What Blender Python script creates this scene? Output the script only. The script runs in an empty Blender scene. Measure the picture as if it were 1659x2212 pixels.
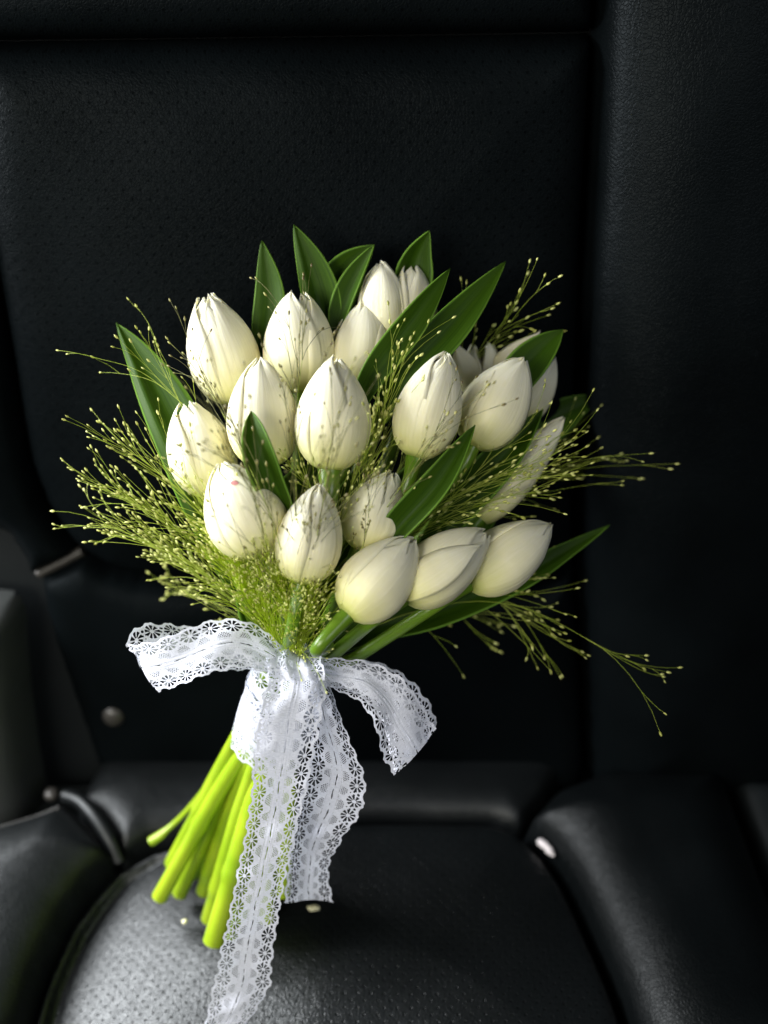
import bpy, math, random
import numpy as np
from mathutils import Vector, Matrix

random.seed(7); rng = np.random.default_rng(7)
S = bpy.context.scene
COL = S.collection

# ------------------------------------------------------------------ camera
TAN = 0.466                      # tan of half the vertical field of view
CAMP = Vector((0.0, -0.3727, 0.589))
PITCH = math.radians(45)
cd = bpy.data.cameras.new('camera'); cam = bpy.data.objects.new('camera', cd); COL.objects.link(cam)
cam.location = CAMP; cam.rotation_euler = (PITCH, 0, 0)
cd.sensor_fit = 'VERTICAL'; cd.sensor_height = 36; cd.lens = 18 / TAN
cd.clip_start = 0.01; cd.clip_end = 50
cd.dof.use_dof = True; cd.dof.focus_distance = 0.475; cd.dof.aperture_fstop = 3.8
S.camera = cam
S.view_settings.view_transform = 'Standard'; S.view_settings.look = 'None'
S.view_settings.gamma = 1; S.view_settings.exposure = 0

# ------------------------------------------------------------------ light: the car's left windows as area lamps, plus an added fill
w = bpy.data.worlds.new('World'); S.world = w; w.use_nodes = True
bg = w.node_tree.nodes['Background']; bg.inputs[0].default_value = (0.55, 0.75, 1.0, 1); bg.inputs[1].default_value = 0.012

def area(name, loc, target, sx, sy, power, color):
    l = bpy.data.lights.new(name, 'AREA'); l.shape = 'RECTANGLE'; l.size = sx; l.size_y = sy
    l.energy = power; l.color = color
    o = bpy.data.objects.new(name, l); COL.objects.link(o); o.location = loc
    o.rotation_euler = (Vector(target) - Vector(loc)).to_track_quat('-Z', 'Y').to_euler()
    return o
area('front_side_window_light', (-0.50, -0.66, 0.74), (0, -0.05, 0.22), 0.50, 0.40, 9.0, (1.0, 0.95, 0.84))
area('front_right_fill', (0.48, -0.66, 0.92), (0.05, 0.0, 0.2), 0.50, 0.35, 2.6, (0.95, 0.97, 1.0))  # added soft fill for the blooms' shaded sides, not a window
area('rear_side_window_light', (-0.58, 0.15, 0.45), (-0.12, -0.13, 0.05), 0.62, 0.26, 20.0, (0.98, 0.99, 1.0))

# ------------------------------------------------------------------ helpers
K = TAN / 1106.0
CAMM = Matrix.Translation(CAMP) @ Matrix.Rotation(PITCH, 4, 'X')
CR = np.array(CAMM.to_3x3()); CP = np.array(CAMP)
def at(px, py, d):
    """point of the place seen at (px, py) of a 1659 x 2212 picture, d metres in front of the lens"""
    return CR @ np.array([(px - 829.5) * K * d, -(py - 1106) * K * d, -d]) + CP

def norm(v): return v / (np.linalg.norm(v) + 1e-12)

def tag(o, label=None, cat=None, group=None, kind=None):
    if label: o['label'] = label
    if cat: o['category'] = cat
    if group: o['group'] = group
    if kind: o['kind'] = kind
    return o

def empty(name, loc, label, cat, group=None):
    o = bpy.data.objects.new(name, None); COL.objects.link(o); o.location = loc
    o.empty_display_size = 0.01
    return tag(o, label, cat, group)

def wloc(o):
    p = Vector((0, 0, 0))
    while o is not None:
        p += o.location; o = o.parent
    return p

def obj(name, V, F, mat, parent=None, smooth=True, uv=None, origin=None):
    V = np.asarray(V, dtype=np.float64)
    me = bpy.data.meshes.new(name)
    base = wloc(parent) if parent else Vector((0, 0, 0))
    org = Vector(origin) if origin is not None else (base.copy() if parent else Vector(V.mean(axis=0)))
    V = V - np.array(org)
    if isinstance(F, np.ndarray):
        n = F.shape[1]
        me.vertices.add(len(V)); me.vertices.foreach_set('co', V.astype(np.float32).ravel())
        me.loops.add(F.size); me.loops.foreach_set('vertex_index', F.astype(np.int32).ravel())
        me.polygons.add(len(F)); me.polygons.foreach_set('loop_start', np.arange(len(F), dtype=np.int32) * n)
        me.update(calc_edges=True); me.validate()
    else:
        me.from_pydata(V.tolist(), [], F)
    if uv is not None:
        l = me.uv_layers.new(name='UVMap')
        idx = np.empty(len(me.loops), dtype=np.int32); me.loops.foreach_get('vertex_index', idx)
        l.data.foreach_set('uv', np.asarray(uv, dtype=np.float32)[idx].ravel())
    me.polygons.foreach_set('use_smooth', [smooth] * len(me.polygons))
    me.materials.append(mat)
    o = bpy.data.objects.new(name, me); COL.objects.link(o)
    if parent: o.parent = parent
    o.location = org - base
    return o

def spline(P, n):
    """centripetal-ish Catmull-Rom through the rows of P, n samples"""
    P = np.asarray(P, float)
    if len(P) == 2:
        t = np.linspace(0, 1, n)[:, None]; return P[0] * (1 - t) + P[1] * t
    Q = np.vstack([2 * P[0] - P[1], P, 2 * P[-1] - P[-2]])
    seg = np.linalg.norm(np.diff(P[:, :min(3, P.shape[1])], axis=0), axis=1); cum = np.concatenate([[0], np.cumsum(seg)]); cum /= cum[-1]
    out = []
    for t in np.linspace(0, 1, n):
        i = min(np.searchsorted(cum, t, side='right') - 1, len(P) - 2); i = max(i, 0)
        u = (t - cum[i]) / max(cum[i + 1] - cum[i], 1e-9)
        a, b, c, d = Q[i], Q[i + 1], Q[i + 2], Q[i + 3]
        out.append(0.5 * (2 * b + (c - a) * u + (2 * a - 5 * b + 4 * c - d) * u * u + (3 * b - a - 3 * c + d) * u ** 3))
    return np.array(out)

def tube(path, radii, sides=10, cap=True):
    """returns V, F of a tube along path"""
    path = np.asarray(path); n = len(path); radii = np.broadcast_to(radii, (n,))
    T = np.gradient(path, axis=0); T /= np.linalg.norm(T, axis=1)[:, None] + 1e-12
    up = np.array([0.13, -0.7, 0.7]); N = norm(np.cross(T[0], up)); V = []
    a = np.linspace(0, 2 * np.pi, sides, endpoint=False)
    for i in range(n):
        N = norm(N - T[i] * np.dot(N, T[i])); B = np.cross(T[i], N)
        V.append(path[i] + radii[i] * (np.cos(a)[:, None] * N + np.sin(a)[:, None] * B))
    V = np.vstack(V); F = []
    for i in range(n - 1):
        for j in range(sides):
            k = (j + 1) % sides
            F.append((i * sides + j, i * sides + k, (i + 1) * sides + k, (i + 1) * sides + j))
    if cap:
        m0 = len(V); V = np.vstack([V, V[:sides], V[(n - 1) * sides:n * sides]])
        F.append(tuple(range(m0, m0 + sides))[::-1]); F.append(tuple(range(m0 + sides, m0 + 2 * sides)))
    return V, F

class Bag:
    def __init__(s): s.V = []; s.F = []; s.n = 0
    def add(s, V, F):
        s.V.append(np.asarray(V)); s.F += [tuple(i + s.n for i in f) for f in F]; s.n += len(V)
    def build(s, name, mat, parent=None, **k):
        return obj(name, np.vstack(s.V), s.F, mat, parent, **k)

def field_mesh(f, X, Y, mapping):
    """mesh of the region f>0 over the grid X, Y; the rim is drawn onto f=0"""
    fv = f(X, Y)
    fc = 0.25 * (fv[:-1, :-1] + fv[1:, :-1] + fv[:-1, 1:] + fv[1:, 1:])
    keep = fc > 0
    hx = X[0, 1] - X[0, 0]; hy = Y[1, 0] - Y[0, 0]
    gy, gx = np.gradient(fv, hy, hx)
    cnt = np.zeros(fv.shape, int); tot = np.zeros(fv.shape, int)
    for dy in (0, 1):
        for dx in (0, 1):
            cnt[dy:dy + keep.shape[0], dx:dx + keep.shape[1]] += keep
            tot[dy:dy + keep.shape[0], dx:dx + keep.shape[1]] += 1
    rim = (cnt > 0) & (cnt < tot)
    g2 = gx ** 2 + gy ** 2 + 1e-9
    mx = np.clip(-fv * gx / g2, -.5 * hx, .5 * hx) * rim; my = np.clip(-fv * gy / g2, -.5 * hy, .5 * hy) * rim
    X2 = X + mx; Y2 = Y + my
    idx = -np.ones(fv.shape, int); used = cnt > 0; idx[used] = np.arange(used.sum())
    V = mapping(X2[used], Y2[used])
    i, j = np.nonzero(keep)
    F = np.stack([idx[i, j], idx[i, j + 1], idx[i + 1, j + 1], idx[i + 1, j]], 1)
    return V, F, np.stack([X2[used], Y2[used]], 1)

# ------------------------------------------------------------------ materials
def newmat(name):
    m = bpy.data.materials.new(name); m.use_nodes = True
    return m, m.node_tree, m.node_tree.nodes['Principled BSDF']
def N(nt, t, **k):
    n = nt.nodes.new(t)
    for a, b in k.items(): setattr(n, a, b)
    return n
def ramp(nt, pts):
    r = N(nt, 'ShaderNodeValToRGB'); e = r.color_ramp.elements
    while len(e) < len(pts): e.new(0.5)
    for k, (p, c) in zip(e, pts): k.position = p; k.color = (*c, 1)
    return r
def mth(nt, op, a, b=None):
    n = N(nt, 'ShaderNodeMath', operation=op)
    for i, v in enumerate((a, b)):
        if v is None: continue
        if isinstance(v, (int, float)): n.inputs[i].default_value = v
        else: nt.links.new(v, n.inputs[i])
    return n.outputs[0]

def leather(name, col, perf=False, rough=0.42, grain=1.0, spec=0.028, pitch=0.0082, hole=0.55, deep=0.8):
    m, nt, b = newmat(name); L = nt.links
    uv = N(nt, 'ShaderNodeTexCoord')
    mp = N(nt, 'ShaderNodeMapping'); L.new(uv.outputs['UV'], mp.inputs[0])
    nz = N(nt, 'ShaderNodeTexNoise'); nz.inputs['Scale'].default_value = 160; L.new(mp.outputs[0], nz.inputs['Vector'])
    mixv = N(nt, 'ShaderNodeMixRGB'); mixv.inputs[0].default_value = 0.003; L.new(mp.outputs[0], mixv.inputs[1]); L.new(nz.outputs['Color'], mixv.inputs[2])
    vo = N(nt, 'ShaderNodeTexVoronoi', feature='DISTANCE_TO_EDGE'); vo.inputs['Scale'].default_value = 620; L.new(mixv.outputs[0], vo.inputs['Vector'])
    r1 = ramp(nt, [(0, (0, 0, 0)), (0.22, (1, 1, 1))]); L.new(vo.outputs['Distance'], r1.inputs[0])
    n2 = N(nt, 'ShaderNodeTexNoise'); n2.inputs['Scale'].default_value = 260; n2.inputs['Detail'].default_value = 4; L.new(mp.outputs[0], n2.inputs['Vector'])
    h = mth(nt, 'ADD', mth(nt, 'MULTIPLY', r1.outputs[0], 0.5), mth(nt, 'MULTIPLY', n2.outputs['Fac'], 0.8))
    n3 = N(nt, 'ShaderNodeTexNoise'); n3.inputs['Scale'].default_value = 14; n3.inputs['Detail'].default_value = 3; L.new(mp.outputs[0], n3.inputs['Vector'])
    rc = ramp(nt, [(0.3, tuple(c * 0.75 for c in col)), (0.7, tuple(c * 1.25 for c in col))]); L.new(n3.outputs['Fac'], rc.inputs[0])
    colout = rc.outputs[0]
    rr = mth(nt, 'ADD', mth(nt, 'MULTIPLY', n3.outputs['Fac'], 0.16), rough - 0.08)
    if perf:
        sx = N(nt, 'ShaderNodeSeparateXYZ'); L.new(uv.outputs['UV'], sx.inputs[0])
        p = pitch
        def dist(ox, oy):
            fx = mth(nt, 'SUBTRACT', mth(nt, 'FRACT', mth(nt, 'ADD', mth(nt, 'DIVIDE', sx.outputs[0], p), ox)), 0.5)
            fy = mth(nt, 'SUBTRACT', mth(nt, 'FRACT', mth(nt, 'ADD', mth(nt, 'DIVIDE', sx.outputs[1], p * 1.05), oy)), 0.5)
            return mth(nt, 'SQRT', mth(nt, 'ADD', mth(nt, 'MULTIPLY', fx, fx), mth(nt, 'MULTIPLY', fy, fy)))
        d = mth(nt, 'MINIMUM', dist(100, 100), dist(100.5, 100.5))
        r = ramp(nt, [(0.05, (hole,) * 3), (0.11, (1, 1, 1))]); L.new(d, r.inputs[0])
        h = mth(nt, 'ADD', h, mth(nt, 'MULTIPLY', r.outputs[0], deep))
        mx = N(nt, 'ShaderNodeMixRGB', blend_type='MULTIPLY'); mx.inputs[0].default_value = 1; L.new(colout, mx.inputs[1]); L.new(r.outputs[0], mx.inputs[2]); colout = mx.outputs[0]
        sp = mth(nt, 'MULTIPLY', r.outputs[0], spec); L.new(sp, b.inputs['Specular IOR Level'])
    else: b.inputs['Specular IOR Level'].default_value = spec
    b.inputs['Specular Tint'].default_value = (0.85, 0.95, 1.0, 1)
    b.inputs['Specular Tint'].default_value = (0.80, 0.93, 1.0, 1) if spec < .2 else (0.94, 0.98, 1.0, 1)
    L.new(colout, b.inputs['Base Color']); L.new(rr, b.inputs['Roughness'])
    bp = N(nt, 'ShaderNodeBump'); bp.inputs['Strength'].default_value = 0.5 * grain; bp.inputs['Distance'].default_value = 0.00035
    L.new(h, bp.inputs['Height']); L.new(bp.outputs[0], b.inputs['Normal'])
    return m
LC = (0.0020, 0.0029, 0.0034)
M_leather = leather('black_leather', LC, rough=0.40)
M_leather3 = leather('bolster_black_leather', LC, rough=0.42, spec=0.055)
M_leather4 = leather('dull_black_leather', LC, rough=0.42, spec=0.2)
M_door, _nt, _b = newmat('grey_door_trim'); _b.inputs['Base Color'].default_value = (0.03, 0.034, 0.034, 1); _b.inputs['Roughness'].default_value = 0.6
M_perf = leather('perforated_black_leather', LC, True, rough=0.42)
M_leather2 = leather('polished_black_leather', LC, rough=0.44, spec=0.40)
M_perf2 = leather('polished_perforated_black_leather', LC, True, rough=0.37, spec=0.55, pitch=0.0066, hole=0.2, deep=1.4)
M_trim, _nt, _b = newmat('dark_trim'); _b.inputs['Base Color'].default_value = (0.006, 0.008, 0.009, 1); _b.inputs['Roughness'].default_value = 0.55; _b.inputs['Specular IOR Level'].default_value = 0.2
M_thread, _nt, _b = newmat('grey_thread'); _b.inputs['Base Color'].default_value = (0.07, 0.07, 0.07, 1); _b.inputs['Roughness'].default_value = 0.7
M_blackthread, _nt, _b = newmat('black_thread'); _b.inputs['Base Color'].default_value = (0.006, 0.007, 0.008, 1); _b.inputs['Roughness'].default_value = 0.7
M_button, _nt, _b = newmat('beige_plastic'); _b.inputs['Base Color'].default_value = (0.03, 0.028, 0.025, 1); _b.inputs['Roughness'].default_value = 0.4

def petalmat():
    m, nt, b = newmat('white_petal'); L = nt.links
    uv = N(nt, 'ShaderNodeTexCoord'); sx = N(nt, 'ShaderNodeSeparateXYZ'); L.new(uv.outputs['UV'], sx.inputs[0])
    r = ramp(nt, [(0.0, (0.55, 0.60, 0.12)), (0.09, (0.76, 0.72, 0.30)), (0.35, (0.87, 0.80, 0.49)), (0.75, (0.88, 0.83, 0.60)), (1.0, (0.84, 0.81, 0.60))]); L.new(sx.outputs[1], r.inputs[0])
    mp = N(nt, 'ShaderNodeMapping'); mp.inputs['Scale'].default_value = (26, 1.6, 1); L.new(uv.outputs['UV'], mp.inputs[0])
    nz = N(nt, 'ShaderNodeTexNoise'); nz.inputs['Scale'].default_value = 1.0; nz.inputs['Detail'].default_value = 5; L.new(mp.outputs[0], nz.inputs['Vector'])
    rv = ramp(nt, [(0.3, (0.93, 0.94, 0.86)), (0.7, (1, 1, 1))]); L.new(nz.outputs['Fac'], rv.inputs[0])
    mx = N(nt, 'ShaderNodeMixRGB', blend_type='MULTIPLY'); mx.inputs[0].default_value = 1; L.new(r.outputs[0], mx.inputs[1]); L.new(rv.outputs[0], mx.inputs[2])
    L.new(mx.outputs[0], b.inputs['Base Color'])
    b.inputs['Roughness'].default_value = 0.48; b.inputs['Specular IOR Level'].default_value = 0.3
    b.inputs['Subsurface Weight'].default_value = 0.35; b.inputs['Subsurface Scale'].default_value = 0.004
    b.inputs['Subsurface Radius'].default_value = (1.0, 0.8, 0.35)
    bp = N(nt, 'ShaderNodeBump'); bp.inputs['Strength'].default_value = 0.35; bp.inputs['Distance'].default_value = 0.0006
    L.new(nz.outputs['Fac'], bp.inputs['Height']); L.new(bp.outputs[0], b.inputs['Normal'])
    return m
M_petal = petalmat()

def leafmat(name, c0, c1, trans=0.35):
    m, nt, b = newmat(name); L = nt.links
    uv = N(nt, 'ShaderNodeTexCoord')
    mp = N(nt, 'ShaderNodeMapping'); mp.inputs['Scale'].default_value = (30, 1.2, 1); L.new(uv.outputs['UV'], mp.inputs[0])
    nz = N(nt, 'ShaderNodeTexNoise'); nz.inputs['Scale'].default_value = 1.0; nz.inputs['Detail'].default_value = 4; L.new(mp.outputs[0], nz.inputs['Vector'])
    r = ramp(nt, [(0.3, c0), (0.7, c1)]); L.new(nz.outputs['Fac'], r.inputs[0])
    # pale thin margin of the blade
    sx = N(nt, 'ShaderNodeSeparateXYZ'); L.new(uv.outputs['UV'], sx.inputs[0])
    e = mth(nt, 'ABSOLUTE', mth(nt, 'SUBTRACT', sx.outputs[0], 0.5))
    er = ramp(nt, [(0.445, (0, 0, 0)), (0.49, (1, 1, 1))]); L.new(e, er.inputs[0])
    mx = N(nt, 'ShaderNodeMixRGB'); L.new(er.outputs[0], mx.inputs[0]); L.new(r.outputs[0], mx.inputs[1]); mx.inputs[2].default_value = (0.13, 0.26, 0.03, 1)
    L.new(mx.outputs[0], b.inputs['Base Color'])
    b.inputs['Roughness'].default_value = 0.5; b.inputs['Specular IOR Level'].default_value = 0.15
    bp = N(nt, 'ShaderNodeBump'); bp.inputs['Strength'].default_value = 0.35; bp.inputs['Distance'].default_value = 0.0005
    L.new(nz.outputs['Fac'], bp.inputs['Height']); L.new(bp.outputs[0], b.inputs['Normal'])
    tr = N(nt, 'ShaderNodeBsdfTranslucent'); tr.inputs[0].default_value = (c1[0] * 2.2, c1[1] * 2.0, c1[2] * 1.0, 1)
    ms = N(nt, 'ShaderNodeMixShader'); ms.inputs[0].default_value = trans
    L.new(b.outputs[0], ms.inputs[1]); L.new(tr.outputs[0], ms.inputs[2]); L.new(ms.outputs[0], nt.nodes['Material Output'].inputs[0])
    return m
M_leaf = leafmat('tulip_leaf', (0.013, 0.044, 0.002), (0.046, 0.100, 0.004), 0.26)

def plain(name, c0, c1, scale=300, rough=0.4, trans=0.0, sss=0.0):
    m, nt, b = newmat(name); L = nt.links
    g = N(nt, 'ShaderNodeNewGeometry'); nz = N(nt, 'ShaderNodeTexNoise'); nz.inputs['Scale'].default_value = scale; nz.inputs['Detail'].default_value = 3
    L.new(g.outputs['Position'], nz.inputs['Vector'])
    r = ramp(nt, [(0.35, c0), (0.65, c1)]); L.new(nz.outputs['Fac'], r.inputs[0]); L.new(r.outputs[0], b.inputs['Base Color'])
    b.inputs['Roughness'].default_value = rough
    if sss:
        b.inputs['Subsurface Weight'].default_value = sss; b.inputs['Subsurface Scale'].default_value = 0.003; b.inputs['Subsurface Radius'].default_value = (0.8, 1, 0.2)
    if trans:
        tr = N(nt, 'ShaderNodeBsdfTranslucent'); L.new(r.outputs[0], tr.inputs[0])
        ms = N(nt, 'ShaderNodeMixShader'); ms.inputs[0].default_value = trans
        L.new(b.outputs[0], ms.inputs[1]); L.new(tr.outputs[0], ms.inputs[2]); L.new(ms.outputs[0], nt.nodes['Material Output'].inputs[0])
    return m
M_stem = plain('lime_stem', (0.20, 0.33, 0.010), (0.30, 0.42, 0.018), 40, 0.3, sss=0.25)
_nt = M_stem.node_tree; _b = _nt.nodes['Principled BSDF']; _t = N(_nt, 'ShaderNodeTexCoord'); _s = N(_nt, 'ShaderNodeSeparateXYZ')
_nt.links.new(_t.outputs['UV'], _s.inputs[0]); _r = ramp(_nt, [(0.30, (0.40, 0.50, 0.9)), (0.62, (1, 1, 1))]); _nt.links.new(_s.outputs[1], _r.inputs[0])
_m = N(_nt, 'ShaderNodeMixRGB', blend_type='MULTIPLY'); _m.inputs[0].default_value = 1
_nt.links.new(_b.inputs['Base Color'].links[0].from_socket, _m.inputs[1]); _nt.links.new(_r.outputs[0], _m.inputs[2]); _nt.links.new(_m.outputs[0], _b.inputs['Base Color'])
M_hair = plain('grass_hair', (0.34, 0.46, 0.03), (0.54, 0.64, 0.10), 60, 0.5, 0.3)
M_tuft = plain('bright_grass_hair', (0.48, 0.62, 0.02), (0.62, 0.74, 0.07), 60, 0.5, 0.5)
M_hairdark = plain('shaded_grass_hair', (0.10, 0.10, 0.02), (0.20, 0.21, 0.05), 60, 0.5, 0.2)  # darker copy of grass_hair: shade on hairs before the blooms, put into the colour
M_seeddark = plain('shaded_grass_seed', (0.10, 0.075, 0.02), (0.30, 0.30, 0.08), 160, 0.45, 0.1)  # seeds of the same sprays, backlit darkness painted in
M_seed = plain('grass_seed', (0.32, 0.34, 0.05), (0.72, 0.75, 0.28), 160, 0.4, 0.2)
M_crumb = plain('pale_crumb', (0.5, 0.48, 0.3), (0.7, 0.68, 0.45), 300, 0.5)
M_pink = plain('pink_spot', (0.7, 0.25, 0.28), (0.75, 0.4, 0.4), 300, 0.5)

def lacemat():
    m, nt, b = newmat('white_lace'); L = nt.links
    uv = N(nt, 'ShaderNodeTexCoord'); mp = N(nt, 'ShaderNodeMapping'); mp.inputs['Scale'].default_value = (110, 14, 1); L.new(uv.outputs['UV'], mp.inputs[0])
    nz = N(nt, 'ShaderNodeTexNoise'); nz.inputs['Scale'].default_value = 1.0; nz.inputs['Detail'].default_value = 3; L.new(mp.outputs[0], nz.inputs['Vector'])
    r = ramp(nt, [(0.3, (0.47, 0.50, 0.60)), (0.65, (0.72, 0.75, 0.86))]); L.new(nz.outputs['Fac'], r.inputs[0]); L.new(r.outputs[0], b.inputs['Base Color'])
    b.inputs['Roughness'].default_value = 0.75; b.inputs['Specular IOR Level'].default_value = 0.15
    bp = N(nt, 'ShaderNodeBump'); bp.inputs['Strength'].default_value = 0.6; bp.inputs['Distance'].default_value = 0.0003
    L.new(nz.outputs['Fac'], bp.inputs['Height']); L.new(bp.outputs[0], b.inputs['Normal'])
    tr = N(nt, 'ShaderNodeBsdfTranslucent'); tr.inputs[0].default_value = (0.75, 0.78, 0.85, 1)
    ms = N(nt, 'ShaderNodeMixShader'); ms.inputs[0].default_value = 0.2
    L.new(b.outputs[0], ms.inputs[1]); L.new(tr.outputs[0], ms.inputs[2]); L.new(ms.outputs[0], nt.nodes['Material Output'].inputs[0])
    return m
M_lace = lacemat()

# ------------------------------------------------------------------ the car seat
class Plane:
    def __init__(s, o, u, n): s.o = np.array(o, float); s.x = np.array([1., 0, 0]); s.u = norm(np.array(u, float)); s.n = norm(np.array(n, float))
    def pix(s, px, py):
        d = at(px, py, 1.0) - CP
        k = np.dot(s.o - CP, s.n) / np.dot(d, s.n); p = CP + k * d - s.o
        return (np.dot(p, s.x), np.dot(p, s.u))
    def world(s, a, b, h): return s.o + np.outer(a, s.x) + np.outer(b, s.u) + np.outer(h, s.n)
R20 = math.radians(20); R8 = math.radians(8)
BACK = Plane((0, 0, 0), (0, math.sin(R20), math.cos(R20)), (0, -math.cos(R20), math.sin(R20)))
CUSH = Plane((0, 0, 0), (0, -math.cos(R8), math.sin(R8)), (0, math.sin(R8), math.cos(R8)))

def poly_dist(P, X, Y):
    """signed distance to closed polygon, positive inside"""
    shp = X.shape; x = X.ravel(); y = Y.ravel(); d = np.full(x.shape, 1e9); ins = np.zeros(x.shape, bool)
    for i in range(len(P)):
        a = P[i]; b = P[(i + 1) % len(P)]; ab = b - a; L2 = (ab ** 2).sum() + 1e-12
        t = np.clip(((x - a[0]) * ab[0] + (y - a[1]) * ab[1]) / L2, 0, 1)
        d = np.minimum(d, (x - a[0] - t * ab[0]) ** 2 + (y - a[1] - t * ab[1]) ** 2)
        c = ((a[1] > y) != (b[1] > y)); xx = (b[0] - a[0]) * (y - a[1]) / (b[1] - a[1] + 1e-15) + a[0]
        ins ^= c & (x < xx)
    d = np.sqrt(d); return np.where(ins, d, -d).reshape(shp)

def panel(name, pl, pts, H, r, mat, parent, base=0.0, dome=0.0, step=0.003, tilt=None, wr=0.0, label=None):
    P = np.array([pl.pix(*p) for p in pts])
    lo = P.min(0) - 2 * step; hi = P.max(0) + 2 * step
    X, Y = np.meshgrid(np.arange(lo[0], hi[0], step), np.arange(lo[1], hi[1], step))
    f = lambda x, y: poly_dist(P, x, y)
    def hgt(x, y):
        d = np.maximum(f(x, y), 0); q = np.clip(d / r, 0, 1)
        h = base + H * np.sqrt(np.maximum(1 - (1 - q) ** 2, 0)) + dome * (1 - np.exp(-d / 0.07))
        if tilt: h = h + tilt(x, y) * q
        if wr:
            h = h + wr * q * (np.sin(x * 41 + np.sin(y * 23) * 1.4) * np.sin(y * 33 + 1.3 * np.sin(x * 19)) + 0.5 * np.sin(x * 83 + y * 61))
        return h - 0.014 * np.exp(-d / 0.0022)
    def mp(x, y): return pl.world(x, y, hgt(x, y))
    HF[label] = (pl, hgt)
    V, F, uv = field_mesh(f, X, Y, mp)
    if np.dot(np.cross(pl.x, pl.u), pl.n) < 0: F = F[:, ::-1]
    o = obj(name, V, F, mat, parent, uv=uv)
    if label: o['label'] = label
    return o

HF = {}
def on(lab, px, py, up=0.0):
    pl, hg = HF[lab]; a, b = pl.pix(px, py); a = np.array([a]); b = np.array([b]); return pl.world(a, b, hg(a, b) + up)[0]
seat = empty('car_seat', (0, 0, -0.05), 'black leather car seat with perforated centre panels that the bouquet leans on', 'car seat')
ins_r = [(1242, 1180), (1243, 1000), (1250, 800), (1257, 600), (1268, 400), (1277, 220), (1283, 74)]
ins_l = [(-66, 92), (-50, 300), (-28, 480), (0, 640), (28, 800), (44, 900), (64, 1000), (98, 1085), (148, 1160), (178, 1188)]
ins_b = [(178, 1188), (235, 1222), (300, 1240), (420, 1252), (700, 1265), (1000, 1264), (1160, 1250), (1215, 1222), (1242, 1180)]
panel('upper_panel', BACK, [(-66, -420), (1300, -420), (1284, 70), (800, 78), (400, 84), (-66, 90)], 0.014, 0.022, M_perf, seat, wr=0.0006, label='perforated headrest-side panel above the horizontal seam')
panel('back_centre_panel', BACK, ins_l + ins_b[1:-1] + ins_r, 0.012, 0.026, M_perf, seat, dome=0.010, wr=0.0009, label='perforated centre panel of the backrest')
panel('back_bolster', BACK, [(1302, -420), (1285, 74), (1279, 220), (1270, 400), (1259, 600), (1252, 800), (1245, 1000), (1244, 1180), (1252, 1300), (1262, 1500), (1272, 1680), (1700, 1700), (1760, 1200), (1790, 600), (1830, -420)],
      0.034, 0.055, M_leather3, seat, base=0.002, wr=0.0012, label='rounded right side bolster of the backrest')
panel('back_bolster', BACK, [(-330, -420), (-68, -420), (-68, 92), (-52, 300), (-30, 480), (-2, 640), (26, 800), (42, 900), (62, 1000), (96, 1087), (146, 1163), (176, 1191), (130, 1216), (78, 1240), (68, 1262), (50, 1200), (19, 1152), (-60, 1120), (-330, 1100)],
      0.018, 0.04, M_leather, seat, wr=0.001, label='left side bolster of the backrest')
panel('lower_back_panel', BACK, [(84, 1243), (130, 1220), (180, 1194), (235, 1226), (300, 1244), (420, 1256), (700, 1269), (1000, 1268), (1160, 1254), (1215, 1226), (1241, 1190), (1248, 1300), (1260, 1500), (1268, 1700), (600, 1720), (225, 1690), (200, 1632), (165, 1530), (120, 1400), (96, 1320)],
      0.010, 0.02, M_leather, seat, dome=0.004, wr=0.0012, label='lower panel of the backrest')
# cushion
ci_l = [(-20, 2460), (20, 2330), (62, 2212), (80, 2145), (102, 2085), (150, 1985), (196, 1925), (250, 1868), (330, 1828)]
ci_t = [(480, 1797), (700, 1783), (900, 1780), (1060, 1783), (1122, 1802)]
ci_r = [(1182, 1862), (1220, 1920), (1252, 1985), (1300, 2090), (1325, 2150), (1347, 2212), (1390, 2330), (1430, 2460)]
panel('seat_centre_panel', CUSH, ci_l + ci_t + ci_r, 0.006, 0.007, M_perf2, seat, step=0.0016, dome=0.010, wr=0.0006, tilt=lambda x, y: -0.55 * np.maximum(-(x + 0.03), 0) ** 1.6, label='perforated centre panel of the seat cushion')
panel('rear_cushion_panel', CUSH, [(158, 1745), (185, 1690), (212, 1640), (260, 1618), (700, 1600), (1150, 1612), (1230, 1640), (1190, 1720), (1126, 1796)] + [(x, y - 4) for x, y in ci_t[::-1][1:]] + [(330, 1822), (262, 1856), (232, 1822), (196, 1778)],
      0.012, 0.02, M_leather2, seat, base=-0.004, dome=0.004, wr=0.0015, label='strip of cushion behind the centre panel')
panel('cushion_bolster', CUSH, [(-520, 1960), (-200, 1862), (0, 1800), (80, 1775), (148, 1748), (188, 1780), (226, 1826), (256, 1860), (194, 1921), (148, 1982), (99, 2083), (77, 2143), (59, 2212), (16, 2330), (-24, 2460), (-520, 2600)],
      0.026, 0.045, M_leather2, seat, wr=0.0015, label='left side bolster of the seat cushion')
panel('cushion_bolster', CUSH, [(1129, 1799), (1190, 1730), (1290, 1690), (1560, 1690), (1600, 1800), (1660, 1960), (1760, 2200), (1880, 2460), (1435, 2460), (1394, 2330), (1351, 2212), (1329, 2150), (1304, 2090), (1256, 1984), (1224, 1918), (1186, 1859)],
      0.030, 0.040, M_leather4, seat, dome=0.004, wr=0.0012, label='right side bolster of the seat cushion')
panel('outer_trim', CUSH, [(1566, 1690), (1900, 1690), (2100, 2460), (1890, 2460), (1768, 2200), (1668, 1960), (1606, 1800)], 0.014, 0.02, M_trim, seat, label='outer side trim at the right')
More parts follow.
